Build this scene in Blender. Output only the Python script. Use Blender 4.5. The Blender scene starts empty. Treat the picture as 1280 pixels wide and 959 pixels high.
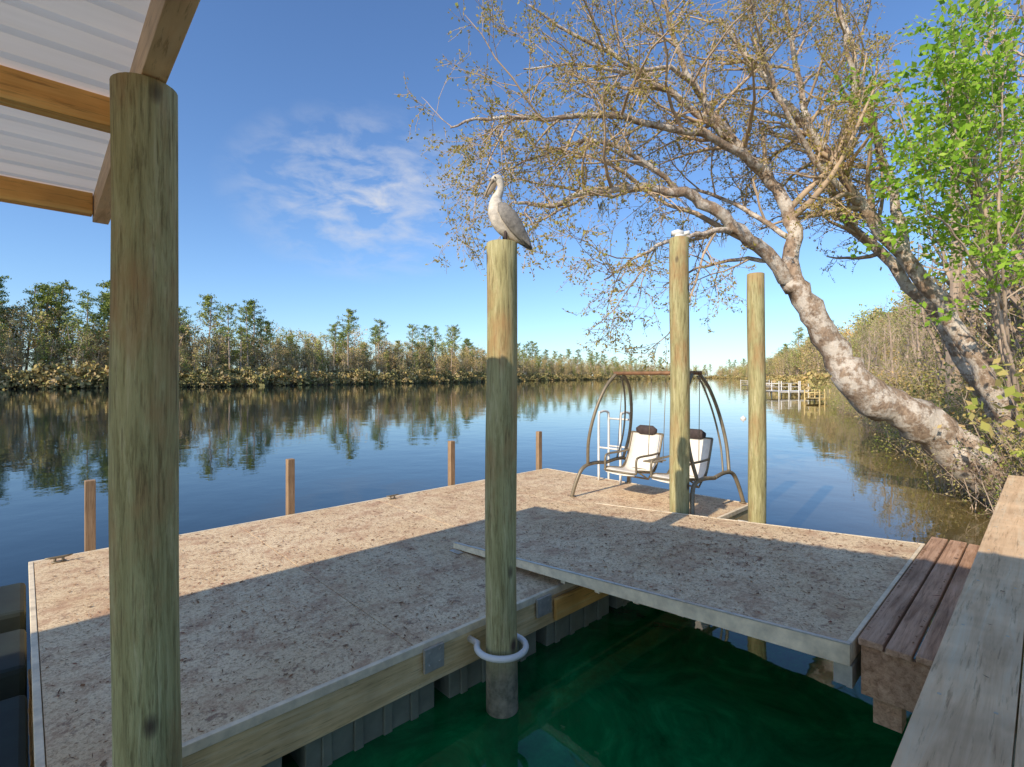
import bpy, math, random
import numpy as np
from mathutils import Vector, Matrix
random.seed(7); rs=np.random.RandomState(11)
scene=bpy.context.scene
COL=scene.collection
# ------------------------------------------------------------------ dock frame
TH=math.atan2(.691,.723); OX,OY=-1.69,2.67
ca,sa=math.cos(TH),math.sin(TH)
def W(a,b,z=0): return Vector((OX+a*ca-b*sa, OY+a*sa+b*ca, z))

# ------------------------------------------------------------------ mesh builder
class MB:
    def __init__(s): s.v=[];s.f=[];s.m=[]
    def hexa(s,p,mi=0):
        n=len(s.v); s.v+= [tuple(q) for q in p]
        for q in ((0,3,2,1),(4,5,6,7),(0,1,5,4),(1,2,6,5),(2,3,7,6),(3,0,4,7)):
            s.f.append(tuple(n+i for i in q)); s.m.append(mi)
    def box(s,x0,x1,y0,y1,z0,z1,mi=0):
        s.hexa([(x0,y0,z0),(x1,y0,z0),(x1,y1,z0),(x0,y1,z0),(x0,y0,z1),(x1,y0,z1),(x1,y1,z1),(x0,y1,z1)],mi)
    def tube(s,pts,rad,n=8,mi=0,cap=True,flat=None):
        pts=[Vector(p) for p in pts]
        if not hasattr(rad,'__len__'): rad=[rad]*len(pts)
        base=len(s.v); N=None
        for i,p in enumerate(pts):
            t=(pts[min(i+1,len(pts)-1)]-pts[max(i-1,0)])
            if t.length<1e-9: t=Vector((0,0,1))
            t.normalize()
            if N is None:
                N=Vector((0,1,0)) if abs(t.y)<.9 else Vector((1,0,0))
            N=(N-t*N.dot(t)); 
            if N.length<1e-6: N=t.orthogonal()
            N.normalize(); B=t.cross(N)
            r=rad[i]; rn=r; rb=r
            if flat is not None: rn=r*flat[0]; rb=r*flat[1]
            for k in range(n):
                a=2*math.pi*k/n
                s.v.append(tuple(p+N*(rn*math.cos(a))+B*(rb*math.sin(a))))
        for i in range(len(pts)-1):
            for k in range(n):
                a=base+i*n+k; b=base+i*n+(k+1)%n
                s.f.append((a,b,b+n,a+n)); s.m.append(mi)
        if cap:
            s.f.append(tuple(base+k for k in range(n))[::-1]); s.m.append(mi)
            e=base+(len(pts)-1)*n
            s.f.append(tuple(e+k for k in range(n))); s.m.append(mi)
    def leaves(s,C,size,mi=0,flatz=1.0,asp=.6):
        C=np.asarray(C,dtype=float); 
        if len(C)==0: return
        n=len(C); size=np.asarray(size) if hasattr(size,'__len__') else np.full(n,size)
        size=size*(.6+.8*rs.rand(n))
        u=rs.randn(n,3); u/=np.linalg.norm(u,axis=1)[:,None]+1e-9
        w=rs.randn(n,3); w[:,2]*=flatz
        w-=u*(w*u).sum(1)[:,None]; w/=np.linalg.norm(w,axis=1)[:,None]+1e-9
        u=u*size[:,None]; w=w*size[:,None]*asp
        V=np.stack([C-u*.5,C+w*.5,C+u*.5,C-w*.5],1).reshape(-1,3)
        b=len(s.v); s.v+=V.tolist()
        s.f+=[(b+4*i,b+4*i+1,b+4*i+2,b+4*i+3) for i in range(n)]; s.m+=[mi]*n
    def mesh(s,name,mats,smooth=False):
        me=bpy.data.meshes.new(name); me.from_pydata(s.v,[],s.f)
        for m in mats: me.materials.append(m)
        me.polygons.foreach_set('material_index',s.m)
        if smooth: me.polygons.foreach_set('use_smooth',[True]*len(s.f))
        me.update(); return me
    def build(s,name,mats,parent=None,smooth=False,bevel=0,subsurf=0):
        ob=bpy.data.objects.new(name,s.mesh(name,mats,smooth)); COL.objects.link(ob)
        if parent: ob.parent=parent
        if bevel:
            md=ob.modifiers.new('bev','BEVEL'); md.width=bevel; md.segments=2; md.limit_method='ANGLE'
        if subsurf:
            md=ob.modifiers.new('sub','SUBSURF'); md.levels=subsurf; md.render_levels=subsurf
        return ob
def empty(name,loc=(0,0,0),rot=0,parent=None):
    e=bpy.data.objects.new(name,None); COL.objects.link(e); e.location=loc; e.rotation_euler=(0,0,rot)
    if parent: e.parent=parent
    return e
def dock_empty(name): return empty(name,(OX,OY,0),TH)

# ------------------------------------------------------------------ materials
def nm(name):
    m=bpy.data.materials.new(name); m.use_nodes=True
    nt=m.node_tree; return m,nt,nt.nodes['Principled BSDF']
def ramp(nt,stops,fac):
    r=nt.nodes.new('ShaderNodeValToRGB'); cr=r.color_ramp
    while len(cr.elements)<len(stops): cr.elements.new(.5)
    for e,(p,c) in zip(cr.elements,stops): e.position=p; e.color=(*c,1)
    nt.links.new(fac,r.inputs[0]); return r.outputs[0]
def noise(nt,scale,vec=(1,1,1),detail=4,rough=.6,coord='Object',dist=0):
    tc=nt.nodes.new('ShaderNodeTexCoord'); mp=nt.nodes.new('ShaderNodeMapping'); mp.inputs['Scale'].default_value=vec
    if coord=='Position':
        g=nt.nodes.new('ShaderNodeNewGeometry'); nt.links.new(g.outputs['Position'],mp.inputs[0])
    else: nt.links.new(tc.outputs[coord],mp.inputs[0])
    n=nt.nodes.new('ShaderNodeTexNoise'); n.inputs['Scale'].default_value=scale; n.inputs['Detail'].default_value=detail
    n.inputs['Roughness'].default_value=rough; n.inputs['Distortion'].default_value=dist
    nt.links.new(mp.outputs[0],n.inputs['Vector']); return n.outputs['Fac']
def mix(nt,a,b,fac,mode='MIX'):
    m=nt.nodes.new('ShaderNodeMix'); m.data_type='RGBA'; m.blend_type=mode
    for inp,val in ((m.inputs[0],fac),(m.inputs[6],a),(m.inputs[7],b)):
        if isinstance(val,(int,float)): inp.default_value=val
        elif isinstance(val,tuple): inp.default_value=(*val,1)
        else: nt.links.new(val,inp)
    return m.outputs[2]
def bump(nt,bs,h,strength=.3,dist=.01):
    b=nt.nodes.new('ShaderNodeBump'); b.inputs['Strength'].default_value=strength; b.inputs['Distance'].default_value=dist
    nt.links.new(h,b.inputs['Height']); nt.links.new(b.outputs[0],bs.inputs['Normal'])
def wood(name,c0,c1,c2,grain='X',scale=6,rough=.75,isl=.35,bs_=.4):
    m,nt,bs=nm(name)
    vec={'X':(.35,6,6),'Y':(6,.35,6),'Z':(6,6,.35)}[grain]
    n=noise(nt,scale,vec,6,.65,dist=.6); c=ramp(nt,[(.3,c0),(.5,c1),(.72,c2)],n)
    n2=noise(nt,2.5,(1,1,1),3); c=mix(nt,c,ramp(nt,[(.35,(.65,.65,.65)),(.65,(1.15,1.15,1.15))],n2),.6,'MULTIPLY')
    n4=noise(nt,scale*3.5,vec,5,.7); c=mix(nt,c,ramp(nt,[(.34,(.55,.5,.45)),(.44,(1,1,1))],n4),.8,'MULTIPLY')
    g=nt.nodes.new('ShaderNodeNewGeometry')
    c=mix(nt,c,ramp(nt,[(0,(.75,.75,.75)),(1,(1.2,1.17,1.15))],g.outputs['Random Per Island']),isl*2,'MULTIPLY')
    nt.links.new(c,bs.inputs['Base Color']); bs.inputs['Roughness'].default_value=rough
    bump(nt,bs,n4,bs_,.006); return m
def plain(name,c,rough=.5,metal=0,var=.25,scale=6):
    m,nt,bs=nm(name); n=noise(nt,scale,detail=5)
    lo=tuple(x*(1-var) for x in c); hi=tuple(min(1,x*(1+var)) for x in c)
    nt.links.new(ramp(nt,[(.3,lo),(.7,hi)],n),bs.inputs['Base Color'])
    bs.inputs['Roughness'].default_value=rough; bs.inputs['Metallic'].default_value=metal
    bump(nt,bs,n,.15,.004); return m
def leafmat(name,cols,trans=.35,rough=.6):
    m,nt,bs=nm(name); g=nt.nodes.new('ShaderNodeNewGeometry'); nt.nodes.remove(bs)
    st=[(i/(len(cols)-1),c) for i,c in enumerate(cols)]
    c=ramp(nt,st,g.outputs['Random Per Island'])
    oi=nt.nodes.new('ShaderNodeObjectInfo')
    c=mix(nt,c,ramp(nt,[(0,(.68,.75,.68)),(.5,(1,1,1)),(1,(1.3,1.15,1.0))],oi.outputs['Random']),1.0,'MULTIPLY')
    d=nt.nodes.new('ShaderNodeBsdfDiffuse'); nt.links.new(c,d.inputs[0])
    if trans<=0:
        nt.links.new(d.outputs[0],nt.nodes['Material Output'].inputs[0]); return m
    t=nt.nodes.new('ShaderNodeBsdfTranslucent'); nt.links.new(c,t.inputs[0])
    ms=nt.nodes.new('ShaderNodeMixShader'); ms.inputs[0].default_value=trans
    nt.links.new(d.outputs[0],ms.inputs[1]); nt.links.new(t.outputs[0],ms.inputs[2])
    nt.links.new(ms.outputs[0],nt.nodes['Material Output'].inputs[0]); return m

M_pil,nt,bs=nm('treated_piling')
n=noise(nt,4,(5,5,.4),8,.75,dist=1.2); c=ramp(nt,[(.30,(.17,.13,.05)),(.44,(.36,.31,.13)),(.56,(.47,.41,.19)),(.74,(.66,.57,.34))],n)
n2=noise(nt,3.5,(1,1,.35),5); c=mix(nt,c,(.40,.23,.09),ramp(nt,[(.50,(0,0,0)),(.64,(.8,.8,.8))],n2))
n5=noise(nt,18,(4,4,.25),5,.7); c=mix(nt,c,ramp(nt,[(.36,(.5,.46,.4)),(.48,(1,1,1))],n5),.85,'MULTIPLY')
tc=nt.nodes.new('ShaderNodeTexCoord'); mpv=nt.nodes.new('ShaderNodeMapping'); mpv.inputs['Scale'].default_value=(1,1,.6); nt.links.new(tc.outputs['Object'],mpv.inputs[0])
vo=nt.nodes.new('ShaderNodeTexVoronoi'); vo.inputs['Scale'].default_value=3.6; nt.links.new(mpv.outputs[0],vo.inputs['Vector'])
c=mix(nt,(.08,.05,.03),c,ramp(nt,[(.10,(0,0,0)),(.17,(1,1,1))],vo.outputs['Distance']))
ox=nt.nodes.new('ShaderNodeSeparateXYZ'); nt.links.new(tc.outputs['Object'],ox.inputs[0])
mrr=nt.nodes.new('ShaderNodeMapRange'); mrr.inputs[1].default_value=.25; mrr.inputs[2].default_value=.5; nt.links.new(ox.outputs[2],mrr.inputs[0])
c=mix(nt,ramp(nt,[(.35,(.13,.125,.08)),(.65,(.34,.30,.21))],noise(nt,14,(1,1,1),6)),c,mrr.outputs[0])
nt.links.new(c,bs.inputs['Base Color']); bs.inputs['Roughness'].default_value=.8; bump(nt,bs,n5,.8,.010)

M_deck,nt,bs=nm('dock_surface')
n=noise(nt,1.0,detail=5); n2=noise(nt,42,detail=6,rough=.85); n3=noise(nt,3.2,detail=10,rough=.85); n6=noise(nt,11,detail=8,rough=.8)
c=ramp(nt,[(.3,(.76,.55,.31)),(.7,(.93,.73,.46))],n)
c=mix(nt,c,(.40,.22,.11),ramp(nt,[(.49,(0,0,0)),(.60,(.8,.8,.8))],n2))
c=mix(nt,c,(.48,.26,.145),ramp(nt,[(.48,(0,0,0)),(.60,(.75,.75,.75))],n3))
c=mix(nt,c,(.24,.12,.07),ramp(nt,[(.55,(0,0,0)),(.63,(.8,.8,.8))],n6))
nt.links.new(c,bs.inputs['Base Color']); bs.inputs['Roughness'].default_value=.9; bump(nt,bs,n2,.7,.008)
M_alu=plain('edge_trim',(.80,.65,.44),.6,0,.25,9)
M_fascia=wood('fascia_wood',(.66,.44,.19),(.86,.60,.28),(.93,.72,.40),'X',5)
M_newwood=wood('pine_lumber',(.80,.37,.08),(.94,.50,.13),(.95,.66,.25),'X',2,.6,.15)
M_newwoodY=wood('pine_lumber_b',(.66,.44,.24),(.86,.62,.37),(.92,.72,.47),'Y',3,.6)
M_stake=wood('stake_wood',(.26,.15,.075),(.40,.25,.13),(.50,.34,.2),'Z',5,.7)
M_step=wood('weathered_boards',(.32,.17,.09),(.58,.34,.20),(.74,.48,.31),'X',5,.85,bs_=.7)
M_pier=wood('pier_boards',(.72,.44,.22),(.93,.62,.34),(.96,.73,.45),'X',3,.8,bs_=.6)
M_float=plain('float_plastic',(.24,.24,.17),.5,0,.25,4)
M_black=plain('black_rubber',(.012,.02,.016),.8,0,.3,6)
M_white=plain('white_pvc',(.80,.76,.69),.4,0,.08,6)
M_steel=plain('galvanised_steel',(.50,.46,.40),.4,.4,.2,15)
M_bronze=plain('bronze_tube',(.24,.19,.12),.45,.2,.2,10)
M_rust=plain('rusty_tube',(.26,.13,.06),.7,.1,.35,14)
M_cush=plain('sling_fabric',(.82,.74,.62),.85,0,.08,20)
M_dark=plain('dark_cushion',(.06,.04,.035),.8,0,.3,20)
M_roof,nt,bs=nm('roof_metal_translucent'); n=noise(nt,1.5,(.4,3,1),5)
rc=ramp(nt,[(.3,(.78,.75,.70)),(.7,(.94,.91,.86))],n)
nt.links.new(rc,bs.inputs['Base Color']); bs.inputs['Roughness'].default_value=.35
t=nt.nodes.new('ShaderNodeBsdfTranslucent'); nt.links.new(rc,t.inputs[0]); ms=nt.nodes.new('ShaderNodeMixShader'); ms.inputs[0].default_value=.28  # translucency added to opaque metal, to brighten the underside and the shaded deck
nt.links.new(bs.outputs[0],ms.inputs[1]); nt.links.new(t.outputs[0],ms.inputs[2]); nt.links.new(ms.outputs[0],nt.nodes['Material Output'].inputs[0])

M_bark,nt,bs=nm('lichen_bark')
n=noise(nt,3.2,(1,1,1),8,.75); n2=noise(nt,12,(1,1,.5),8,.75)
c=ramp(nt,[(.32,(.15,.095,.06)),(.6,(.48,.34,.23))],n2)
c=mix(nt,c,(.80,.70,.58),ramp(nt,[(.47,(0,0,0)),(.56,(.85,.85,.85))],n))
nt.links.new(c,bs.inputs['Base Color']); bs.inputs['Roughness'].default_value=.9; bump(nt,bs,n2,1.0,.05)
M_twig=plain('twig_bark',(.50,.36,.23),.9,0,.3,2)
M_bark2=plain('grey_bark',(.45,.34,.25),.9,0,.4,1.5)
M_bud=leafmat('spring_buds',[(.60,.40,.11),(.50,.44,.10),(.68,.48,.16),(.40,.42,.10)],.4)
M_green=leafmat('young_green_leaves',[(.30,.54,.05),(.48,.70,.09),(.18,.36,.04),(.58,.76,.13)],.5)
M_moss=leafmat('spanish_moss',[(.32,.32,.25),(.42,.42,.32)],.2)
M_pine=leafmat('pine_needles',[(.15,.20,.055),(.24,.30,.08),(.33,.37,.11)],0)
M_hw=leafmat('hardwood_twigs',[(.42,.31,.16),(.56,.43,.21),(.62,.46,.27),(.38,.37,.13),(.50,.45,.17)],0)
M_hwg=leafmat('olive_leaves',[(.28,.32,.08),(.42,.44,.12),(.52,.48,.19)],0)
M_shrub=leafmat('bank_shrub',[(.34,.27,.12),(.44,.37,.14),(.54,.40,.22),(.24,.26,.08)],0)
M_near=leafmat('near_woods_leaves',[(.58,.44,.22),(.42,.50,.11),(.64,.52,.25),(.28,.35,.08),(.50,.58,.14)],.4)
M_litter=leafmat('dead_leaves',[(.24,.11,.06),(.38,.20,.10),(.15,.08,.055),(.46,.30,.17),(.30,.10,.07)],0,.9)

# ------------------------------------------------------------------ ground + water
left=[(-900,-150),(-500,-40),(-260,20),(-160,62),(-125,85),(-107,107),(-82,135),(-56,190),(-30,240),(0,330),(60,480),(188,750),(412,1150),(470,1200)]
right=[(440,1040),(362,800),(205,430),(100,205),(50,82),(22.5,34),(13.6,17),(9.8,11),(9.0,8.6),(8.5,6.2),(7.2,3.2),(5,-1.5),(1,-8),(-8,-20),(-40,-70),(-150,-220),(-500,-420),(-900,-600)]
poly=np.array(left+right,dtype=float)
def sdist(P):
    P=np.asarray(P,dtype=float); n=len(poly); d=np.full(len(P),1e9); ins=np.zeros(len(P),bool)
    for i in range(n):
        a=poly[i]; b=poly[(i+1)%n]; ab=b-a
        t=np.clip(((P-a)@ab)/(ab@ab),0,1); d=np.minimum(d,np.linalg.norm(P-(a+t[:,None]*ab),axis=1))
        c=((a[1]>P[:,1])!=(b[1]>P[:,1])); 
        xi=(b[0]-a[0])*(P[:,1]-a[1])/((b[1]-a[1]) if b[1]!=a[1] else 1e-9)+a[0]
        ins^=(c&(P[:,0]<xi))
    return np.where(ins,-d,d)
def ground_h(P):
    s=sdist(P); P=np.asarray(P)
    wob=.25*np.sin(P[:,0]*.9+1.3*np.sin(P[:,1]*.5))*np.cos(P[:,1]*.8)
    s2=s+wob
    return np.where(s2<0,np.maximum(-2.2,s2*.35-.02),np.minimum(1.3,.04+s2*.22)+.06*np.sin(P[:,0]*2.1)*np.sin(P[:,1]*1.7)*(s2>1))
NA,NR=420,150
ang=np.linspace(0,2*math.pi,NA,endpoint=False); rad=.6*(4500/.6)**(np.linspace(0,1,NR))
X=(rad[:,None]*np.cos(ang)); Y=(rad[:,None]*np.sin(ang)); P=np.stack([X.ravel(),Y.ravel()],1)
H=ground_h(P); V=np.column_stack([P,H]).tolist(); V.append([0,0,-2.2])
F=[]
for i in range(NR-1):
    for k in range(NA):
        a=i*NA+k; b=i*NA+(k+1)%NA; F.append((a,b,b+NA,a+NA))
cidx=len(V)-1
for k in range(NA): F.append((cidx,(k+1)%NA,k))
F=[tuple(reversed(f)) for f in F]
M_ground,nt,bs=nm('leafy_ground'); n=noise(nt,.9,detail=8,coord='Position'); n2=noise(nt,9,detail=6,coord='Position')
c=ramp(nt,[(.3,(.12,.11,.045)),(.5,(.24,.18,.10)),(.7,(.34,.26,.15))],n); c=mix(nt,c,ramp(nt,[(.35,(.5,.5,.5)),(.65,(1.3,1.3,1.3))],n2),.8,'MULTIPLY')
nt.links.new(c,bs.inputs['Base Color']); bs.inputs['Roughness'].default_value=.95; bump(nt,bs,n2,.8,.05)
me=bpy.data.meshes.new('ground'); me.from_pydata(V,[],F); me.materials.append(M_ground); me.update()
g=bpy.data.objects.new('ground',me); COL.objects.link(g)

M_water,nt,bs=nm('river_water')
n=noise(nt,1.1,(1,1,1),3,.5,'Position'); n2=noise(nt,.22,(1,1,1),3,.5,'Position'); n3=noise(nt,5,(1,1,1),2,.5,'Position')
geo=nt.nodes.new('ShaderNodeNewGeometry'); sx=nt.nodes.new('ShaderNodeSeparateXYZ'); nt.links.new(geo.outputs['Position'],sx.inputs[0])
mr=nt.nodes.new('ShaderNodeMapRange'); mr.inputs[1].default_value=4.5; mr.inputs[2].default_value=8; nt.links.new(sx.outputs[0],mr.inputs[0])
gv=noise(nt,1.3,(1,1,1),6,.7,'Position',dist=2.0)
base=mix(nt,(.006,.014,.018),(.15,.11,.037),mr.outputs[0])
vd=nt.nodes.new('ShaderNodeVectorMath'); vd.operation='DISTANCE'; nt.links.new(geo.outputs['Position'],vd.inputs[0]); vd.inputs[1].default_value=(2.0,2.6,0)
mr2=nt.nodes.new('ShaderNodeMapRange'); mr2.inputs[1].default_value=3.0; mr2.inputs[2].default_value=5.5; nt.links.new(vd.outputs['Value'],mr2.inputs[0])
c=mix(nt,ramp(nt,[(.32,(.001,.075,.020)),(.55,(.003,.16,.042)),(.74,(.015,.28,.08))],gv),base,mr2.outputs[0])
nt.links.new(c,bs.inputs['Base Color']); bs.inputs['Roughness'].default_value=.02; bs.inputs['IOR'].default_value=1.4
ad=nt.nodes.new('ShaderNodeMath'); ad.operation='MULTIPLY_ADD'; ad.inputs[1].default_value=3; nt.links.new(n2,ad.inputs[0]); nt.links.new(n,ad.inputs[2])
ad2=nt.nodes.new('ShaderNodeMath'); ad2.operation='MULTIPLY_ADD'; ad2.inputs[1].default_value=.12; nt.links.new(n3,ad2.inputs[0]); nt.links.new(ad.outputs[0],ad2.inputs[2])
bump(nt,bs,ad2.outputs[0],.17,.03)
me=bpy.data.meshes.new('water'); me.from_pydata([(-4500,-4500,0),(4500,-4500,0),(4500,4500,0),(-4500,4500,0)],[],[(0,1,2,3)]); me.materials.append(M_water)
w=bpy.data.objects.new('water',me); COL.objects.link(w)

# ------------------------------------------------------------------ floating dock
dk=dock_empty('floating_dock')
A0,A1,BW,ZD=-.58,7.39,4.22,.58
mb=MB()
xs=[A0+.04,1.40,3.39,5.38,A1-.04]
for i in range(4): mb.box(xs[i]+.003,xs[i+1]-.003,.04,BW-.04,ZD-.045,ZD)
mb.build('deck_panels',[M_deck],dk,bevel=.002)
mb=MB(); 
for (x0,x1,y0,y1) in ((A0,A1,0,.038),(A0,A1,BW-.038,BW),(A0,A0+.038,.04,BW-.04),(A1-.038,A1,.04,BW-.04)): mb.box(x0,x1,y0,y1,ZD-.055,ZD+.004)
mb.build('edge_trim',[M_alu],dk,bevel=.004)
mb=MB()
mb.box(A0+.02,A1-.02,.012,.05,.27,ZD-.06); mb.box(A0+.02,A1-.02,BW-.06,BW-.02,.31,ZD-.06)
for x in (A0+.02,A1-.058): mb.box(x,x+.038,.065,BW-.065,.31,ZD-.06)
for k in range(9): mb.box(A0+.9*k+.5,A0+.9*k+.54,.065,BW-.065,.33,ZD-.06)
mb.build('frame_boards',[M_fascia],dk,bevel=.003)
mb=MB()
for i in range(7):
    for y in (.12,1.5,2.9):
        x=A0+.12+i*1.12; mb.box(x,x+.98,y,y+1.15,-.25,.265)
        if y<1:
            for k in range(4): mb.box(x+.1+k*.22,x+.17+k*.22,y-.02,y-.002,-.2,.24)
mb.build('floats',[M_float],dk,bevel=.02)
mb=MB(); mb.box(2.62,2.8,-.03,-.004,.40,.56); mb.box(1.45,1.62,-.03,-.004,.38,.55); mb.box(-.2,-.05,-.03,-.004,.3,.5)
for a in (2.66,2.76,1.49,1.58):
    for z in (.43,.52): mb.tube([(a,-.036,z),(a,-.03,z)],.010,8)
mb.build('brackets',[M_steel],dk,bevel=.004)
mb=MB()
mb.box(A0-.24,A0-.02,.5,1.5,-.05,.46); mb.box(A0-.24,A0-.02,1.9,2.7,-.05,.46); mb.box(A0-.24,A0-.02,3.1,4.0,-.05,.46)
mb.build('rubber_bumper',[M_black],dk,smooth=False,bevel=.04)
mb=MB(); mb.box(2.85,4.6,-.045,-.008,.31,.50); mb.build('ledger_board',[M_newwood],dk,bevel=.004)

def cleat(name,a,b):
    e=empty(name,W(a,b,ZD+.006),TH)
    mb=MB(); mb.tube([(-.11,0,.055),(-.06,0,.05),(0,0,.048),(.06,0,.05),(.11,0,.055)],[.006,.012,.014,.012,.006],8)
    mb.tube([(-.035,0,0),(-.03,0,.045)],.012,8); mb.tube([(.035,0,0),(.03,0,.045)],.012,8); mb.box(-.06,.06,-.022,.022,0,.008)
    mb.build('horns',[M_bronze],e,smooth=True)
cleat('mooring_cleat',-.35,4.0); cleat('mooring_cleat',3.6,4.05); cleat('mooring_cleat',6.1,4.05)
for a in (-.08,2.1,4.92,7.2):
    e=empty('dock_stake',W(a,4.27,0),TH+random.uniform(-.05,.05))
    mb=MB(); mb.box(-.047,.047,-.047,.047,-.6,ZD+.79+random.uniform(-.02,.02)); mb.build('post',[M_stake],e,bevel=.005)
    mb=MB(); mb.box(-.06,.06,-.055,-.049,.42,.52); mb.build('bracket',[M_steel],e)

# leaf litter
mb=MB()
pts=[]
for k in range(9500):
    a=random.uniform(A0+.05,A1-.05); b=random.uniform(.05,BW-.05)
    if random.random()<.55:
        a=random.gauss(random.choice([.6,2.2,4.0,5.8]),.7); b=random.gauss(random.choice([.6,1.4,2.2,3.3]),.45)
    if not(A0+.05<a<A1-.05 and .05<b<BW-.05): continue
    pts.append((a,b,ZD+.006))
for k in range(5600):
    a=random.uniform(2.9,5.5); b=random.uniform(-2.25,1.45)
    if random.random()<.45: a=random.gauss(4.2,.5); b=random.gauss(random.choice([-.2,-1.2,.8]),.4)
    if not(2.9<a<5.5 and -2.25<b<1.45): continue
    z=.64+(1.49-b)*(.29/3.76)+.008
    pts.append((a,b,z))
for k in range(200):
    a=random.uniform(3,5.7); b=random.choice([-2.44,-2.56,-2.69,-2.34]); pts.append((a,b+.0,.962))
for k in range(60):
    pts.append((random.uniform(0,8.8),random.uniform(-4,-2.78),1.208))
for (a,b,z) in pts:
    s=random.uniform(.005,.015)*(1.8 if random.random()<.10 else 1); t=random.uniform(0,6.28); asp=random.choice([.12,.2,.4,.6])
    if asp<.2: s*=1.8
    c,d=math.cos(t),math.sin(t); h=random.uniform(0,.006)
    n=len(mb.v)
    mb.v+=[(a-c*s,b-d*s,z),(a-d*s*asp,b+c*s*asp,z+h*.5),(a+c*s,b+d*s,z+h),(a+d*s*asp,b-c*s*asp,z+.001)]
    mb.f.append((n,n+1,n+2,n+3)); mb.m.append(0)
ll=mb.build('leaf_litter',[M_litter]); ll.location=(OX,OY,0); ll.rotation_euler=(0,0,TH)

# ------------------------------------------------------------------ gangway ramp
rp=dock_empty('gangway_ramp'); R0,R1=2.87,5.53; B0,Z0,B1_,Z1=1.49,.64,-2.27,.93
mb=MB()
mb.hexa([(R0+.03,B1_,Z1-.04),(R1-.03,B1_,Z1-.04),(R1-.03,B0,Z0-.02),(R0+.03,B0,Z0-.02),(R0+.03,B1_,Z1),(R1-.03,B1_,Z1),(R1-.03,B0,Z0),(R0+.03,B0,Z0)])
mb.build('ramp_deck',[M_deck],rp)
mb=MB()
for (x0,x1) in ((R0,R0+.028),(R1-.028,R1)):
    mb.hexa([(x0,B1_-.03,Z1-.12),(x1,B1_-.03,Z1-.12),(x1,B0+.02,Z0-.055),(x0,B0+.02,Z0-.055),(x0,B1_-.03,Z1+.004),(x1,B1_-.03,Z1+.004),(x1,B0+.02,Z0+.004),(x0,B0+.02,Z0+.004)])
mb.box(R0+.03,R1-.03,B1_-.03,B1_-.002,Z1-.12,Z1+.004)
mb.build('side_rails',[M_alu],rp,bevel=.004)
mb=MB()
mb.hexa([(R0-.004,B1_-.03,Z1+.006),(R0+.022,B1_-.03,Z1+.006),(R0+.022,B0,Z0+.006),(R0-.004,B0,Z0+.006),(R0-.004,B1_-.03,Z1+.014),(R0+.022,B1_-.03,Z1+.014),(R0+.022,B0,Z0+.014),(R0-.004,B0,Z0+.014)])
mb.build('edge_strip',[M_steel],rp)
mb=MB()
for k in range(6):
    b=-2.0+k*.38; z=Z0+(B0-b)*(.29/3.76); mb.box(R0+.03,R1-.03,b,b+.05,z-.12,z-.045)
mb.build('cross_members',[M_alu],rp)
mb=MB(); mb.box(R0+.05,R1-.05,-2.3,-2.27,.66,.79); mb.box(R0+.06,R0+.10,-2.27,-2.2,.66,.8); mb.build('hinge_bracket',[M_steel],rp)
mb=MB(); mb.box(R0-.09,R0-.02,1.3,1.46,ZD+.008,ZD+.014); mb.build('hinge_plate',[M_steel],rp)

# ------------------------------------------------------------------ step and pier
st=dock_empty('wooden_step')
mb=MB()
for k,b in enumerate((-2.32,-2.455,-2.59)): mb.box(2.95+random.uniform(-.02,.02),5.75+random.uniform(-.02,.02),b-.122,b,.915,.955+random.uniform(-.003,.003))
mb.build('tread_boards',[M_step],st,bevel=.006)
mb=MB(); mb.box(2.98,3.02,-2.70,-2.33,.62,.912); mb.box(5.69,5.73,-2.70,-2.33,.62,.912); mb.box(3.024,5.686,-2.37,-2.33,.66,.912)
mb.box(3.03,3.16,-2.52,-2.38,.45,.90); mb.box(5.5,5.63,-2.52,-2.38,-.8,.90); mb.build('frame',[M_step],st,bevel=.005)
pr=dock_empty('wooden_pier')
mb=MB(); b=-2.735
for k,wd in enumerate((.285,.285,.14,.14,.14,.14,.14,.14,.14,.14)):
    mb.box(-4+random.uniform(-.02,.02),8.9+random.uniform(-.02,.02),b-wd+.006,b,1.16,1.20); b-=wd
mb.build('deck_boards',[M_pier],pr,bevel=.004)
mb=MB(); mb.box(-3.9,8.8,-2.80,-2.76,.90,1.157); mb.box(-3.9,8.8,b+.06,b+.10,.90,1.157)
for k in range(7): mb.box(-3.5+k*2,-3.45+k*2,b+.11,-2.81,.95,1.157)
mb.build('joists',[M_step],pr,bevel=.004)
mb=MB()
for k in range(14):
    for bb in (-2.79,-2.96): mb.tube([(-3+k*.85,bb,1.2),(-3+k*.85,bb,1.2025)],.007,8)
mb.build('screws',[M_steel],pr)
mb=MB()
for k in range(6):
    for bb in (-2.93,-4.2): mb.tube([(-2.9+k*2.3,bb,-2),(-2.9+k*2.3,bb,1.15)],.11,14)
mb.build('piles',[M_pil],pr,smooth=True)

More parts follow.
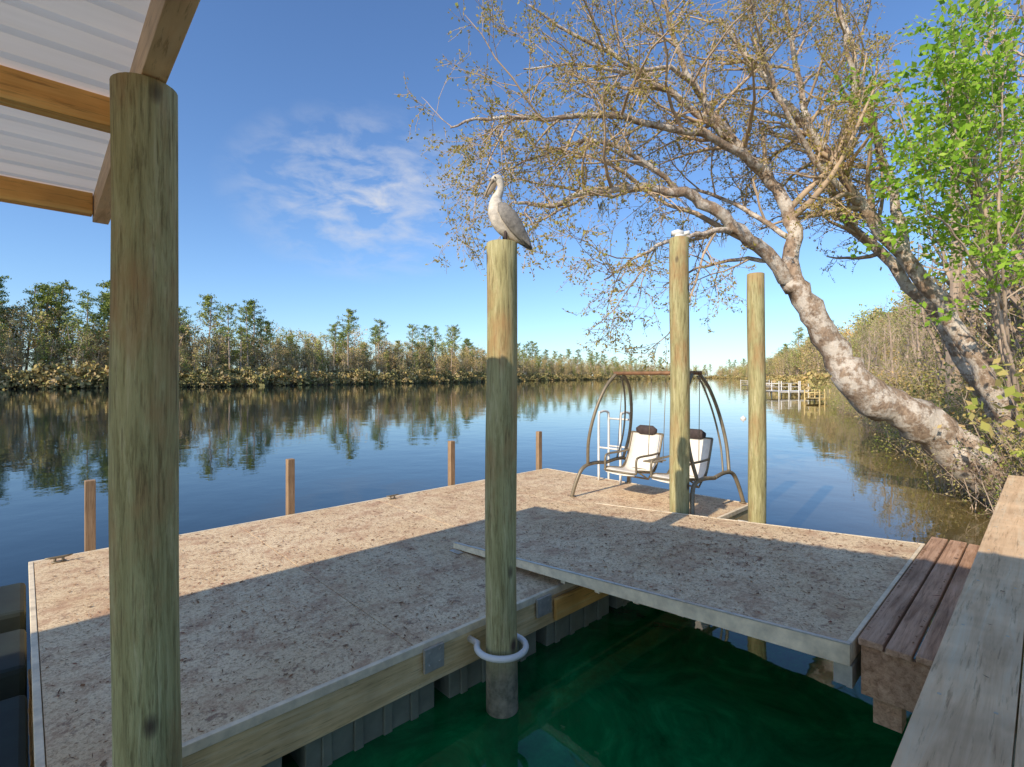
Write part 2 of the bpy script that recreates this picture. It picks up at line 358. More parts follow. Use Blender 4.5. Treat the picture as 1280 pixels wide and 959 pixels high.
# ------------------------------------------------------------------ pilings
def piling(loc,r,top,lean=(0,0),hoop=None,seed=0):
    e=empty('wood_piling',loc,0); random.seed(seed)
    mb=MB(); pts=[];rad=[];n=26
    for i in range(n):
        z=-1.5+(top+1.5)*i/(n-1)
        pts.append((lean[0]*z+.006*math.sin(z*2+seed),lean[1]*z,z)); rad.append(r*(1.03-.05*i/n+.018*math.sin(z*3.1+seed)))
    rad.append(rad[-1]*.93); pts.append((pts[-1][0],pts[-1][1],top+.006))
    mb.tube(pts,rad,28); o=mb.build('pole',[M_pil],e,smooth=False)
    for p in o.data.polygons: p.use_smooth=len(p.vertices)==4
    if hoop:
        mb=MB(); R=.185
        pts=[Vector((-R*.55,.30,0))]+[Vector((R*math.cos(t),R*math.sin(t),0)) for t in [math.radians(125+k*290/24) for k in range(25)]]+[Vector((R*.55,.30,0))]
        mb.tube(pts,.024,10)
        h=mb.build('mooring_hoop',[M_white],e,smooth=True); h.location=(lean[0]*.5,0,.47); h.rotation_euler=(0,0,TH)
    return e
piling((-1.56,2.20,0),.122,3.74,(-.006,0),seed=1)
piling((-.08,3.87,0),.118,3.51,(0,0),hoop=(0,1),seed=2)
piling((2.25,6.86,0),.128,4.36,(-.002,0),seed=3)
piling((3.33,6.94,0),.112,3.90,(-.006,0),hoop=(0,1),seed=4)
e=empty('dock_light',(2.24,6.86,4.375)); mb=MB()
mb.tube([(0,0,0),(0,0,.03)],.07,16); mb.tube([(-.10,-.02,.05),(-.02,0,.065),(.06,0,.06)],[.03,.045,.03],12); mb.tube([(.05,0,.05),(.13,-.02,.06)],[.025,.035],12); mb.tube([(0,0,.03),(0,0,.07)],.015,8)
mb.build('lamp_heads',[M_white],e,smooth=True)

# ------------------------------------------------------------------ pelican
e=empty('pelican_statue',(-.08,3.87,3.516),math.radians(8))
M_pelw=plain('pelican_white',(.60,.52,.41),.7,0,.35,22); M_pelg=plain('pelican_grey',(.25,.22,.18),.75,0,.4,34); M_bill=plain('pelican_bill',(.32,.24,.15),.5,0,.2,15)
mb=MB()
mb.tube([(-.045,0,.50),(-.03,0,.485),(-.008,0,.455),(0,0,.42),(-.012,0,.385),(-.035,0,.345),(-.045,0,.30),(-.035,0,.245),(-.005,0,.185),(.045,0,.125),(.10,0,.075),(.155,0,.03),(.20,0,.0)],
        [.012,.030,.030,.027,.030,.038,.055,.078,.092,.090,.070,.040,.012],16,0,True,(.85,1.0))
mb.build('body',[M_pelw],e,smooth=True,subsurf=1)
mb=MB(); mb.tube([(-.075,0,.468),(-.055,0,.482),(-.03,0,.49),(-.005,0,.478),(.008,0,.458)],[.012,.030,.036,.030,.012],14,0,True,(.8,1)); mb.build('head',[M_pelw],e,smooth=True,subsurf=1)
mb=MB(); mb.tube([(-.058,0,.478),(-.085,0,.44),(-.11,0,.39),(-.128,0,.345),(-.135,0,.33)],[.020,.019,.014,.010,.004],12,0,True,(.9,.6))
mb.tube([(-.045,0,.458),(-.068,0,.425),(-.092,0,.38),(-.118,0,.345)],[.016,.026,.018,.006],12,0,True,(.5,1)); mb.build('bill',[M_bill],e,smooth=True)
mb=MB()
for s in (-1,1):
    mb.tube([(-.02,s*.055,.285),(.0,s*.078,.245),(.04,s*.085,.19),(.09,s*.075,.125),(.145,s*.052,.06),(.195,s*.03,.005),(.225,s*.018,-.035)],[.015,.045,.062,.060,.045,.028,.008],12,0,True,(.35,1))
    for k in range(5):
        mb.tube([(.05+k*.012,s*(.088-k*.006),.14-k*.012),(.13+k*.018,s*(.062-k*.005),.05-k*.014),(.19+k*.01,s*.035,-.02-k*.004)],[.012,.012,.004],8,0,True,(.5,1))
mb.build('wings',[M_pelg],e,smooth=True)
mb=MB()
for s in (-1,1):
    mb.tube([(.03,s*.04,.10),(.025,s*.042,.05),(.03,s*.045,.0)],[.018,.012,.01],8)
    for d in (-.5,0,.5): mb.tube([(.03,s*.045,.008),(-.03,s*.045+d*.05,.006)],[.009,.004],6)
    mb.tube([(-.052,s*.026,.485),(-.05,s*.031,.485)],[.007,.004],8)
mb.build('feet_and_eyes',[M_dark],e,smooth=True)
mb=MB(); mb.tube([(.14,0,.04),(.2,0,-.01),(.235,0,-.04)],[.04,.035,.02],10,0,True,(1,.25)); mb.build('tail',[M_pelg],e,smooth=True)

# ------------------------------------------------------------------ boathouse roof
rf=dock_empty('boathouse_roof')
def rz(b): return 3.89-.08*b
RA0,RA1,BT,BB=-6.5,-.15,1.56,-5.2
mb=MB(); prof=[]; b=BT
while b>BB:
    prof+= [(b,0),(b-.125,0),(b-.14,.028),(b-.165,.028),(b-.18,0)]; b-=.20
pr_=[(bb,rz(bb)+dz) for bb,dz in prof]
for (bb,z) in pr_: mb.v.append((RA0,bb,z)); mb.v.append((RA1,bb,z))
for i in range(len(pr_)-1):
    mb.f.append((2*i,2*i+1,2*i+3,2*i+2)); mb.m.append(0)
mb.build('metal_sheets',[M_roof],rf)
mb=MB()
for bb in (1.47,.12,-1.25,-2.6,-4.0,-5.1):
    z=rz(bb)-.008
    mb.hexa([(RA0+.05,bb-.045,z-.145),(-.275,bb-.045,z-.145),(-.275,bb+.045,z-.145),(RA0+.05,bb+.045,z-.145),(RA0+.05,bb-.045,z),(-.275,bb-.045,z),(-.275,bb+.045,z),(RA0+.05,bb+.045,z)])
mb.build('purlins',[M_newwood],rf,bevel=.004)
mb=MB()
for (x0,x1,dz) in ((-.27,-.18,.0),(-3.4,-3.3,-.15),(-6.3,-6.2,-.15)):
    p,q=1.53,-5.15
    mb.hexa([(x0,q,rz(q)-.18+dz),(x1,q,rz(q)-.18+dz),(x1,p,rz(p)-.18+dz),(x0,p,rz(p)-.18+dz),(x0,q,rz(q)-.006+dz),(x1,q,rz(q)-.006+dz),(x1,p,rz(p)-.006+dz),(x0,p,rz(p)-.006+dz)])
mb.build('rafters',[M_newwoodY],rf,bevel=.004)
mb=MB()
for (a,bb) in ((-6.25,-.44),(-6.25,-4.8),(-.24,-4.9)): mb.tube([(a,bb,-1.5),(a,bb,rz(bb)-.35)],.12,16)
mb.build('support_posts',[M_pil],rf,smooth=True)

# ------------------------------------------------------------------ patio swing
sw=empty('patio_swing',W(6.55,1.15,ZD+.008),TH)
def arc(pts,n=6):
    out=[]; P=[Vector(p) for p in pts]
    for i in range(len(P)-1):
        p0=P[max(i-1,0)];p1=P[i];p2=P[i+1];p3=P[min(i+2,len(P)-1)]
        for k in range(n):
            t=k/n; out.append(.5*((2*p1)+(p2-p0)*t+(2*p0-5*p1+4*p2-p3)*t*t+(3*p1-p0-3*p2+p3)*t**3))
    out.append(P[-1]); return out
mb=MB()
for s in (-1,1):
    yb=1.03*s; yt=.66*s
    def Y_(z): return yb+(yt-yb)*min(1,z/2.0)
    for q in (-1,1):
        mb.tube(arc([(q*.80,yb,0),(q*.74,Y_(.25),.25),(q*.62,Y_(.45),.45),(q*.35,Y_(.5),.5),(0,Y_(.47),.47)]),.030,10)
        mb.tube(arc([(q*.50,Y_(.49),.49),(q*.58,Y_(.9),.9),(q*.52,Y_(1.35),1.35),(q*.34,Y_(1.75),1.75),(q*.10,Y_(1.97),1.97)]),.026,10)
        mb.tube([(q*.78,yb,0),(q*.78,yb,.012)],.05,12)
    mb.tube(arc([(.30,Y_(.5),.5),(.38,Y_(.9),.9),(.33,Y_(1.35),1.35),(.18,Y_(1.75),1.75),(.04,Y_(1.93),1.93)]),.015,8)
mb.build('frame',[M_bronze],sw,smooth=True)
mb=MB()
for q in (-.1,.1): mb.tube([(q,-.70,1.98),(q,.70,1.98)],.030,10)
for s in (-.66,-.2,.2,.66): mb.tube([(-.12,s,1.98),(.12,s,1.98)],.022,10)
mb.build('top_bars',[M_rust],sw,smooth=True)
for ci,y0 in enumerate((-.42,.42)):
    prof=arc([(-.36,0,.42),(-.30,0,.455),(-.10,0,.43),(.10,0,.40),(.20,0,.43),(.28,0,.55),(.36,0,.75),(.44,0,.98)],4)
    mb=MB(); n=len(prof)
    for side,off in ((0,0),(1,.03)):
        for j in range(5):
            for p in prof:
                yy=y0-.27+.54*j/4; sag=-.02*math.sin(math.pi*j/4)
                mb.v.append((p.x+(off if p.z>.45 else 0),yy,p.z+sag-(off if p.z<=.45 else 0)))
    for side in (0,1):
        o=side*5*n
        for j in range(4):
            for i in range(n-1): mb.f.append((o+j*n+i,o+j*n+i+1,o+(j+1)*n+i+1,o+(j+1)*n+i)); mb.m.append(0)
    for j in (0,4):
        for i in range(n-1): mb.f.append((j*n+i,j*n+i+1,5*n+j*n+i+1,5*n+j*n+i)); mb.m.append(0)
    mb.build('sling_seat_%d'%(ci+1),[M_cush],sw,smooth=True)
    mb=MB()
    for s in (-1,1):
        yy=y0+s*.29
        mb.tube([Vector((p.x,yy,p.z)) for p in prof],.018,8)
        mb.tube(arc([(-.34,yy,.44),(-.34,yy,.62),(-.25,yy,.67),(.1,yy,.67),(.33,yy,.68)]),.018,8)
        mb.tube([(.0,yy,.67),(.1,yy*.95,1.95)],.006,6)
        mb.tube([(-.30,yy,.45),(.0,yy,.30),(.25,yy,.50)],.014,8)
    for (x,z) in ((-.36,.42),(.44,.98),(.2,.40),(0,.30)): mb.tube([(x,y0-.29,z),(x,y0+.29,z)],.014,8)
    mb.build('seat_frame_%d'%(ci+1),[M_bronze],sw,smooth=True)
    mb=MB(); mb.tube([(.42,y0-.19,1.02),(.42,y0-.12,1.03),(.42,y0+.12,1.03),(.42,y0+.19,1.02)],[.03,.06,.06,.03],12,0,True,(.7,1.3)); mb.build('headrest_%d'%(ci+1),[M_dark],sw,smooth=True)
mb=MB(); mb.box(-.2,.15,-.10,.10,.60,.62); mb.tube([(0,-.12,.60),(0,.12,.60)],.012,8); mb.build('centre_table',[M_bronze],sw)

sl=empty('swim_ladder',W(7.43,2.45,0),TH); mb=MB()
for s in (-.24,.24): mb.tube(arc([(.03,s,-.7),(.03,s,1.0),(.03,s,1.72),(-.02,s,1.85),(-.22,s,1.85),(-.28,s,1.72),(-.28,s,ZD)]),.022,10)
for z in (-.4,-.1,.2,.5,1.72,1.2): mb.tube([(.03,-.24,z),(.03,.24,z)],.018,8)
mb.tube([(-.28,-.24,1.2),(-.28,.24,1.2)],.018,8)
mb.build('rails_and_rungs',[M_white],sl,smooth=True)

# ------------------------------------------------------------------ trees
def rv(): 
    v=Vector((random.gauss(0,1),random.gauss(0,1),random.gauss(0,1))); return v.normalized()
def walk(p,d,L,n,wob,up):
    pts=[Vector(p)]; d=Vector(d).normalized()
    for i in range(n):
        d=(d+rv()*wob+Vector((0,0,up))).normalized(); pts.append(pts[-1]+d*(L/n))
    return pts
def sample(pts,rad,t):
    x=t*(len(pts)-1); i=min(int(x),len(pts)-2); f=x-i
    return pts[i].lerp(pts[i+1],f),(pts[i+1]-pts[i]).normalized(),rad[i]*(1-f)+rad[i+1]*f
class Tree:
    def __init__(s,dens,lens,sides,leafn,leafspread,tmin=.2,up=.06,rmin=.004,mis=(0,0,1,1)):
        s.mb=MB(); s.dens=dens; s.lens=lens; s.sides=sides; s.leafn=leafn; s.ls=leafspread; s.L=[]; s.tmin=tmin; s.up=up; s.rmin=rmin; s.mis=mis
    def grow(s,pts,rad,lev,tmin=None):
        s.mb.tube(pts,rad,s.sides[lev],s.mis[lev],lev<1)
        mx=len(s.dens)
        if lev>=mx-1:
            for k in range(s.leafn):
                p,_,_=sample(pts,rad,random.random()**.6); s.L.append(tuple(p+rv()*s.ls*random.random()))
        if lev>=mx: return
        Ln=sum((pts[i+1]-pts[i]).length for i in range(len(pts)-1))
        nc=s.dens[lev]*Ln; nc=int(nc)+(random.random()<nc-int(nc))
        tm=s.tmin if tmin is None else tmin
        for k in range(nc):
            t=tm+(1-tm)*random.random()
            p,tg,r=sample(pts,rad,t)
            pr=rv(); pr=(pr-tg*pr.dot(tg)).normalized(); ph=math.radians(random.uniform(28,68))
            d=tg*math.cos(ph)+pr*math.sin(ph)
            L=s.lens[lev]*random.uniform(.5,1.25)*(1.15-.5*t)
            r0=max(s.rmin,min(r*.6,.012*L+.003 if lev else r*.55)); r1=max(s.rmin*.6,r0*.25)
            n=5 if lev==0 else 4 if lev==1 else 3
            q=walk(p,d,L,n,.28,s.up); rr=[r0+(r1-r0)*i/n for i in range(n+1)]
            s.grow(q,rr,lev+1,.1)
def smooth(path,rads,n=4):
    P=arc(path,n); R=[]
    for i in range(len(path)-1):
        for k in range(n): R.append(rads[i]+(rads[i+1]-rads[i])*k/n)
    R.append(rads[-1]); 
    P=[p+rv()*min(.06,.35*r+.02) if 0<i<len(P)-1 else p for i,(p,r) in enumerate(zip(P,R))]
    return P,R
random.seed(21)
T=Tree([2.2,4.0,6.2],[2.2,1.05,.42],[10,5,3,3],8,.07,tmin=.12,up=.01,rmin=.0048,mis=(0,1,1,1))
def lin(a,b,n): return [a+(b-a)*i/(n-1) for i in range(n)]
def limb(path,r0,r1,dens=True,tm=.12):
    P_,R_=smooth(path,lin(r0,r1,len(path)))
    T.grow(P_,R_,0,tm)
trunk=[(9.95,9.6,-.1),(9.35,9.8,.45),(8.6,10,1.12),(7.8,10,1.75),(6.95,10,2.2),(6.45,10.1,2.85),(6.0,10.2,3.7),(5.55,10.2,4.45)]
P_,R_=smooth(trunk,[.46,.41,.38,.36,.33,.27,.23,.20],5)
R_=[r*random.uniform(.92,1.1) for r in R_]; T.mb.tube(P_,R_,18,0)
limb([(5.55,10.2,4.4),(4.8,10.0,5.05),(4.0,9.8,5.6),(3.2,9.6,5.95),(2.2,9.3,5.95),(1.25,9,5.7),(.55,8.8,5.45),(0,8.6,5.45)],.15,.02)
limb([(4.4,9.9,5.35),(3.6,9.6,5.2),(2.8,9.2,4.95),(2.1,9,4.55),(1.6,8.9,4.2)],.06,.012)
limb([(5.2,10.1,4.75),(4.6,10.4,4.9),(3.9,10.8,4.8),(3.3,11.2,4.5)],.05,.012)
limb([(5.55,10.2,4.4),(5.72,10.4,5.3),(5.6,10.5,6.0),(5.2,10.5,6.7),(4.5,10.4,7.3),(3.75,10.2,8.1),(3.2,10,9.0),(2.8,9.8,10.2)],.17,.025,tm=.2)
limb([(5.2,10.5,6.7),(4.2,10,7.05),(3.0,9.6,7.2),(1.7,9.2,7.2),(.6,8.8,6.95),(-.4,8.5,6.8),(-1.0,8.3,6.55)],.09,.014)
limb([(4.5,10.4,7.3),(3.4,10.2,8.0),(2.2,9.8,8.5),(1.1,9.5,8.9),(.3,9.2,9.2)],.08,.014)
limb([(3.2,9.6,5.95),(2.3,9.3,6.5),(1.3,9.1,6.7),(.4,8.9,6.3),(-.3,8.8,6.0)],.05,.012)
limb([(3.8,10.2,8.1),(3.0,9.6,8.3),(2.0,9.2,8.0),(1.0,9,8.0),(.2,8.8,7.8)],.05,.012)
limb([(5.7,10.4,5.3),(4.8,10.9,6.2),(3.8,11.2,6.6),(2.8,11.3,6.5)],.06,.012)
limb([(10.6,10.2,.1),(10.2,10.3,1.0),(9.58,10.3,2.4),(8.94,10.4,3.7),(8.04,10.5,5.0),(7.2,10.5,6.0),(6.6,10.5,6.96),(5.9,10.5,7.8),(5.05,10.5,8.8),(4.2,10.4,9.8)],.22,.04,tm=.5)
limb([(8.04,10.5,5.0),(8.05,10.8,6.4),(7.7,11,8),(7.3,11,9.5),(6.9,11,11.2)],.11,.02,tm=.15)
limb([(6.6,10.5,6.96),(6.9,10.3,8),(6.5,10,9.2),(6.2,9.8,10.6)],.08,.015)
limb([(10.9,10.9,.2),(10.2,11.2,2.4),(9.0,11.6,4.6),(7.8,12,6.3),(7.0,12,8.3),(6.6,12,10.3),(6.2,12,12.2)],.17,.03,tm=.4)
limb([(7.2,10.5,6.0),(6.2,10.2,6.6),(5.2,9.8,7.6),(4.6,9.5,8.8),(4.1,9.2,10)],.07,.012)
T.mb.leaves(T.L,.05,2,1,.55)
for (x,y,z) in ((1.6,9,5.6),(4.1,9.85,5.4),(2.6,9.3,4.95)):
    for k in range(12):
        x0=x+random.gauss(0,.07); y0=y+random.gauss(0,.07); L=random.uniform(.15,.42)
        T.mb.tube([(x0,y0,z),(x0+random.gauss(0,.03),y0,z-L*.5),(x0+random.gauss(0,.04),y0,z-L)],[.009,.007,.003],3,3,False)
print('big tree faces',len(T.mb.f))
T.mb.build('leaning_water_oak',[M_bark,M_twig,M_bud,M_moss],smooth=True)

random.seed(5)
T=Tree([2.8,3.8],[1.7,.8],[8,5,3],12,.24,tmin=.3,up=.06,rmin=.004,mis=(0,0,0,0))
limb([(9.9,9.7,.4),(9.4,9.7,3),(8.9,9.5,5),(8.3,9.3,7),(8.1,9.1,8.6)],.06,.012,tm=.4)
limb([(10.3,10.4,.4),(10.1,10.5,3),(9.6,10.5,5.5),(9.2,10.5,7.5),(9.0,10.5,9.6)],.07,.012,tm=.4)
limb([(9.6,9.7,2.0),(8.9,9.3,3.6),(8.2,9,5.0),(7.6,8.9,6.2)],.035,.01,tm=.35)
limb([(9.4,9.7,3.0),(8.6,9.0,4.6),(8.3,8.7,6.4),(8.2,8.5,7.6)],.035,.01,tm=.2)
limb([(8.9,9.5,5),(8.2,9.5,5.8),(7.5,9.4,6.4),(7.0,9.3,7.4)],.03,.01,tm=.2)
limb([(8.9,9.5,5),(8.3,9.2,6.0),(7.7,9.0,7.2),(7.4,8.9,8.2)],.03,.01,tm=.2)
limb([(9.2,9.6,3.8),(8.4,9.2,4.4),(7.8,9.0,5.0),(7.2,8.9,5.4)],.03,.01,tm=.3)
T.mb.leaves(T.L,.12,1,1,.55)
T.mb.build('young_green_tree',[M_bark2,M_green],smooth=True)

def hardwood(seed,h,leaf,size,spread,sides=(7,5,3),m=(M_bark2,M_hw),bsc=1.0):
    random.seed(seed); global T
    T=Tree([1.1*14/h,1.6*14/h],[.30*h*bsc,.16*h*bsc],sides,leaf,spread,tmin=.2,up=.12,rmin=.012,mis=(0,0,0,0))
    p=walk((0,0,-.5),(random.gauss(0,.08),random.gauss(0,.08),1),h,8,.07,.05); T.grow(p,lin(.018*h,.003*h,9),0,.2)
    T.mb.leaves(T.L,size,1); return T.mb.mesh('hardwood_mesh',list(m),False)
def pine(seed,h,cs=.55):
    random.seed(seed); mb=MB()
    p=walk((0,0,-.5),(random.gauss(0,.03),random.gauss(0,.03),1),h,8,.03,.05); R=lin(.012*h,.005*h,9)
    mb.tube(p,R,6,0); C=[]
    nb=30
    for k in range(nb):
        t=cs+(1-cs)*(k/nb)**.9; q,tg,r=sample(p,R,min(t,.999)); an=random.uniform(0,6.28)
        L=h*.20*(1.35-t)*random.uniform(.4,1.4)+.5
        d=Vector((math.cos(an),math.sin(an),random.uniform(-.05,.45)))
        b=walk(q,d,L,3,.15,.08); mb.tube(b,[.06,.045,.03,.015],3,0,False)
        for tt in (.45,.75,1.0):
            c,_,_=sample(b,[0]*4,tt*.999); rr=random.uniform(.6,1.15)
            for j in range(18): 
                o=rv()*rr*random.random()**.5; o.z*=.5; C.append(tuple(c+o+Vector((0,0,.15))))
    for j in range(70): C.append(tuple(p[-1]+rv()*1.1*random.random()))
    mb.leaves(C,.44,1,1,.42); return mb.mesh('pine_mesh',[M_bark2,M_pine],False)
def shrub(seed,n,size,mat_,flat=.8):
    random.seed(seed); mb=MB(); C=[]
    for k in range(9):
        c=Vector((random.gauss(0,.9),random.gauss(0,.9),random.uniform(.2,1.5))); r=random.uniform(.4,.9)
        for j in range(n//9): C.append(tuple(c+rv()*r*random.random()**.4))
        mb.tube([(c.x*.3,c.y*.3,-.3),tuple(c*.6),tuple(c)],[.03,.02,.01],3,0,False)
    C=[c for c in C if c[2]>-.2]
    mb.leaves(C,size,1); return mb.mesh('shrub_mesh',[M_bark2,mat_],False)
def brush(seed,mat_):
    random.seed(seed); mb=MB(); C=[]
    for k in range(46):
        b=(random.gauss(0,.6),random.gauss(0,.6),-.1); p=walk(b,(random.gauss(0,.45),random.gauss(0,.45),1),random.uniform(1.2,3.2),5,.18,.0)
        mb.tube(p,[.018,.014,.010,.007,.005,.003],3,0,False)
        for j in range(4):
            q,_,_=sample(p,[0]*6,random.uniform(.3,.95)); s=walk(q,rv()+Vector((0,0,.5)),random.uniform(.3,.9),3,.3,0); mb.tube(s,[.007,.005,.004,.002],3,0,False)
            for i in range(9): C.append(tuple(s[random.randint(1,3)]+rv()*.12))
    mb.leaves(C,.075,1); return mb.mesh('brush_mesh',[M_bark2,mat_],False)
HW=[hardwood(s,14,7,.42,.95) for s in (1,2,3,4)]+[hardwood(9,14,8,.45,.9,m=(M_bark2,M_hwg))]
PN=[pine(11,21,.46),pine(12,21,.60),pine(13,21,.52),pine(14,21,.64),pine(15,21,.55)]
SH=[shrub(s,420,.36,M_shrub) for s in (31,32,33)]
NW=[hardwood(s,10,9,.11,.42,(8,5,3),(M_bark2,M_near),.9) for s in (41,42,43)]
NS=[shrub(s,1300,.11,M_near) for s in (51,)]+[shrub(54,1300,.11,M_shrub),brush(55,M_near),brush(56,M_shrub),brush(57,M_near)]
def inst(me,parent,x,y,z,s,name,sz=None):
    o=bpy.data.objects.new(name,me); COL.objects.link(o); o.parent=parent; o.location=(x,y,z)
    o.scale=(s,s,s if sz is None else sz); o.rotation_euler=(random.gauss(0,.03),random.gauss(0,.03),random.uniform(0,6.28)); return o
def along(pl,step0,fn):
    for i in range(len(pl)-1):
        a=np.array(pl[i],float); b=np.array(pl[i+1],float); L=np.linalg.norm(b-a); t=0
        nrm=np.array([-(b-a)[1],(b-a)[0]])/L
        while t<L:
            p=a+(b-a)*t/L; d=np.hypot(*p); fn(p,nrm,d); t+=max(step0,d*.012)*random.uniform(.6,1.4)
random.seed(77)
far=empty('distant_treeline')
def GH(x,y): return float(ground_h([(x,y)])[0])
def ffar(p,nrm,d):
    k=1.12*(1+.0005*d)
    q=p+nrm*random.uniform(0,1.2); inst(random.choice(SH),far,q[0],q[1],0.1,random.uniform(.9,1.7)*k,'shrub')
    q=p+nrm*random.uniform(1.5,5); inst(random.choice(SH),far,q[0],q[1],.6,random.uniform(1.5,2.6)*k,'shrub')
    for lo,hi,s0,s1 in ((2,7,.35,.7),(6,12,.5,.9),(10,18,.65,1.0),(16,28,.75,1.12)):
        q=p+nrm*random.uniform(lo,hi); inst(random.choice(HW),far,q[0],q[1],.8,k*random.uniform(s0,s1),'hardwood')
    if random.random()<.42:
        q=p+nrm*random.uniform(3,26); s=random.choice([.65,.8,.9,1.0,1.1])*random.uniform(.9,1.05); inst(random.choice(PN),far,q[0],q[1],.8,s*k*.95,'pine',s*k)
along(left[2:]+right[:2],2.3,ffar)
for k in range(40):
    t=random.random(); x=-150+58*t+random.gauss(0,3)-12; y=70+62*t+8; s=random.uniform(1.1,1.55)*(1.05-.32*t)
    inst(random.choice(PN),far,x,y,.8,s*.95,'pine',s*1.02)

wd=empty('riverside_woods')
rp_=right[:10][::-1]
def fright(p,nrm,d):
    nrm=-nrm
    if nrm[0]<0: nrm=-nrm
    if d<75:
        for lo,hi,s0,s1,ps in ((-.2,1.0,.4,.7,NS),(.8,2.5,.6,1.0,NS),(2,5,.8,1.4,NS)):
            q=p+nrm*random.uniform(lo,hi); inst(random.choice(ps),wd,q[0],q[1],max(0,GH(*q))-.05,random.uniform(s0,s1),'undergrowth')
        if d>13:
            for lo,hi,s0,s1 in ((1.5,5,.4,.75),(5,12,.7,1.05),(12,22,.95,1.35)):
                if random.random()<.7:
                    q=p+nrm*random.uniform(lo,hi); inst(random.choice(NW),wd,q[0],q[1],GH(*q),random.uniform(s0,s1),'bank_tree')
    else:
        q=p+nrm*random.uniform(0,1.5); inst(random.choice(SH),wd,q[0],q[1],.1,random.uniform(.9,1.8),'shrub')
        for lo,hi,s0,s1 in ((2,7,.45,.7),(7,16,.6,.9)):
            q=p+nrm*random.uniform(lo,hi); inst(random.choice(HW),wd,q[0],q[1],.8,random.uniform(s0,s1),'hardwood')
        if random.random()<.2: q=p+nrm*random.uniform(6,20); inst(random.choice(PN),wd,q[0],q[1],.8,random.uniform(.6,.85),'pine')
along(rp_,1.2,fright)
for k in range(38):
    x=random.uniform(12,27); y=random.uniform(10,26)
    if sdist([(x,y)])[0]>1.5: inst(random.choice(NW),wd,x,y,GH(x,y),random.uniform(.85,1.6),'bank_tree')
for k in range(50):
    x=random.uniform(10.5,24); y=random.uniform(8,26)
    if sdist([(x,y)])[0]>.8: inst(random.choice(NS),wd,x,y,GH(x,y),random.uniform(.8,1.5),'undergrowth')

# ------------------------------------------------------------------ neighbour dock
M_yel=plain('yellow_wood',(.66,.50,.22),.7,0,.2,3)
def ndock(name,x,y,rot,mat_,L=7,Wd=2.6,z=.7,rail=1.0):
    e=empty(name,(x,y,0),rot); mb=MB()
    nb=int(L/.15)
    for k in range(nb): mb.box(k*.15-L/2,k*.15-L/2+.14,-Wd/2,Wd/2,z-.04,z)
    mb.box(-L/2,L/2,-Wd/2-.04,-Wd/2-.002,z-.22,z-.002); mb.box(-L/2,L/2,Wd/2+.002,Wd/2+.04,z-.22,z-.002)
    for k in range(5):
        for s in (-1,1): mb.tube([(-L/2+k*L/4,s*(Wd/2+.1),-1.5),(-L/2+k*L/4,s*(Wd/2+.1),z+rail+(.3 if k%2==0 else 0))],.07,8)
    for zz in (z+rail*.5,z+rail):
        mb.box(-L/2,L/2,Wd/2+.05,Wd/2+.09,zz-.04,zz+.03)
    mb.box(-L/2-.04,-L/2-.001,-Wd/2,Wd/2,z+rail-.06,z+rail+.04); mb.build('structure',[mat_],e)
ndock('neighbour_dock',38,70,math.radians(20),M_white,7,2.6,.7,1.0)
ndock('neighbour_dock',31.5,52,math.radians(30),M_yel,3.6,1.3,.45,.55)
ndock('neighbour_dock',60,124,math.radians(20),M_white,9)
e=empty('mooring_buoy',(14,31,0)); mb=MB()
mb.tube([(0,0,-.16),(0,0,-.12),(0,0,-.05),(0,0,.03),(0,0,.10),(0,0,.15),(0,0,.165)],[.04,.11,.16,.17,.13,.06,.03],16); mb.tube([(0,0,.16),(0,0,.22)],.02,8); mb.build('float',[M_white],e,smooth=True)

# ------------------------------------------------------------------ light, sky, camera
EL=math.radians(32); kB=.12; hx,hy=ca-sa*kB, sa+ca*kB; L=math.hypot(hx,hy); hx/=L; hy/=L
sd=Vector((hx*math.cos(EL),hy*math.cos(EL),-math.sin(EL)))
sun=bpy.data.lights.new('sun','SUN'); sun.energy=4.8; sun.angle=math.radians(.5); sun.color=(1,.89,.73)
so=bpy.data.objects.new('sun',sun); COL.objects.link(so); so.rotation_euler=sd.to_track_quat('-Z','Y').to_euler()
wld=bpy.data.worlds.new('World'); scene.world=wld; wld.use_nodes=True; nt=wld.node_tree; bg=nt.nodes['Background']
sky=nt.nodes.new('ShaderNodeTexSky'); sky.sky_type='NISHITA'; sky.sun_disc=False; sky.sun_elevation=EL; sky.sun_rotation=math.atan2(-hx,-hy)
sky.air_density=1.0; sky.dust_density=.4; sky.ozone_density=1.7
tint=mix(nt,sky.outputs[0],(.79,1.0,1.27),1.0,'MULTIPLY')
tc=nt.nodes.new('ShaderNodeTexCoord')
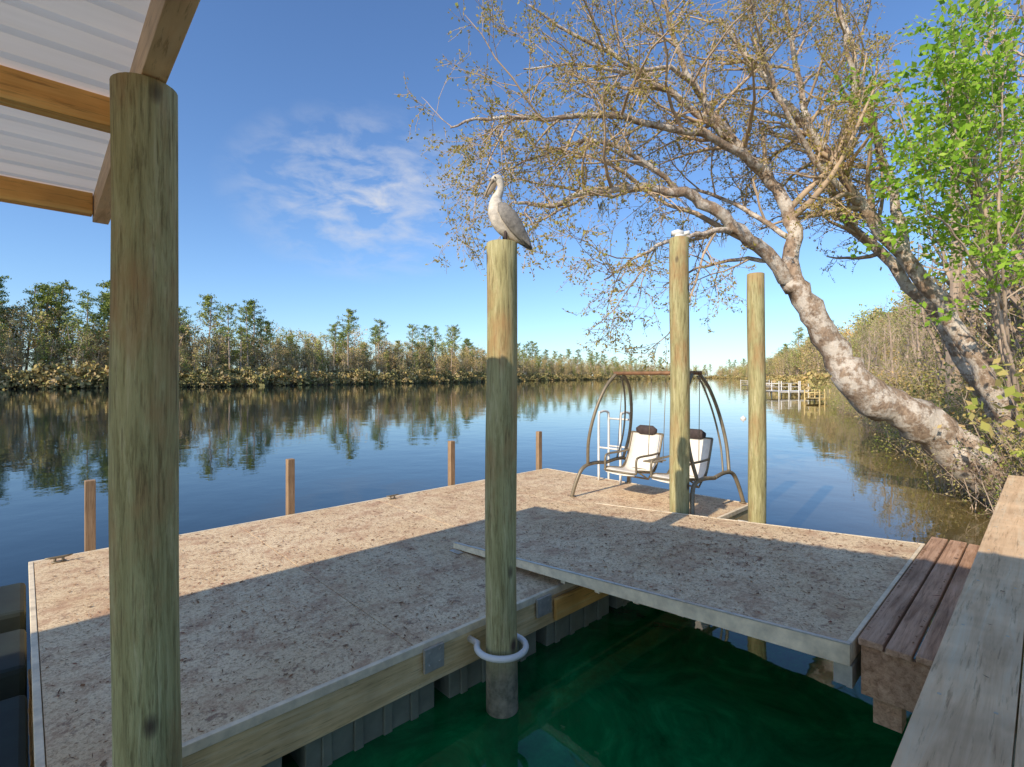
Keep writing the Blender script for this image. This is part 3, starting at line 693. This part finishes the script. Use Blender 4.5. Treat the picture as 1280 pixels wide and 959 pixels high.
def vm(op,a,b):
    v=nt.nodes.new('ShaderNodeVectorMath'); v.operation=op
    for i,x in enumerate((a,b)):
        if isinstance(x,tuple): v.inputs[i].default_value=x
        else: nt.links.new(x,v.inputs[i])
    return v
cd=Vector((-.28,1,.35)).normalized()
df=vm('SUBTRACT',tc.outputs['Generated'],tuple(cd)); sc=vm('MULTIPLY',df.outputs[0],(4.0,4.0,6.6)); ln=nt.nodes.new('ShaderNodeVectorMath'); ln.operation='LENGTH'; nt.links.new(sc.outputs[0],ln.inputs[0])
mk=nt.nodes.new('ShaderNodeMapRange'); mk.inputs[1].default_value=1.0; mk.inputs[2].default_value=.1; nt.links.new(ln.outputs['Value'],mk.inputs[0])
mp=nt.nodes.new('ShaderNodeMapping'); mp.inputs['Scale'].default_value=(4,4,9); mp.inputs['Rotation'].default_value=(0,.35,0); nt.links.new(tc.outputs['Generated'],mp.inputs[0])
nz=nt.nodes.new('ShaderNodeTexNoise'); nz.inputs['Scale'].default_value=2.9; nz.inputs['Detail'].default_value=10; nz.inputs['Roughness'].default_value=.58; nz.inputs['Distortion'].default_value=.3; nt.links.new(mp.outputs[0],nz.inputs['Vector'])
mr=nt.nodes.new('ShaderNodeMapRange'); mr.inputs[1].default_value=.42; mr.inputs[2].default_value=.72; nt.links.new(nz.outputs['Fac'],mr.inputs[0])
mu=nt.nodes.new('ShaderNodeMath'); mu.operation='MULTIPLY'; nt.links.new(mk.outputs[0],mu.inputs[0]); nt.links.new(mr.outputs[0],mu.inputs[1])
c=mix(nt,tint,(5.0,5.1,5.4),mu.outputs[0]); nt.links.new(c,bg.inputs[0]); bg.inputs[1].default_value=.15
cam=bpy.data.cameras.new('camera'); co=bpy.data.objects.new('camera',cam); COL.objects.link(co)
co.location=(0,0,2.5); co.rotation_euler=(math.radians(90),0,0); cam.lens=18; cam.sensor_width=36; cam.shift_y=-.0059; cam.clip_end=12000; cam.clip_start=.05
scene.camera=co
scene.view_settings.view_transform='Standard'; scene.view_settings.look='None'; scene.view_settings.exposure=0
print('objs',len(bpy.data.objects))
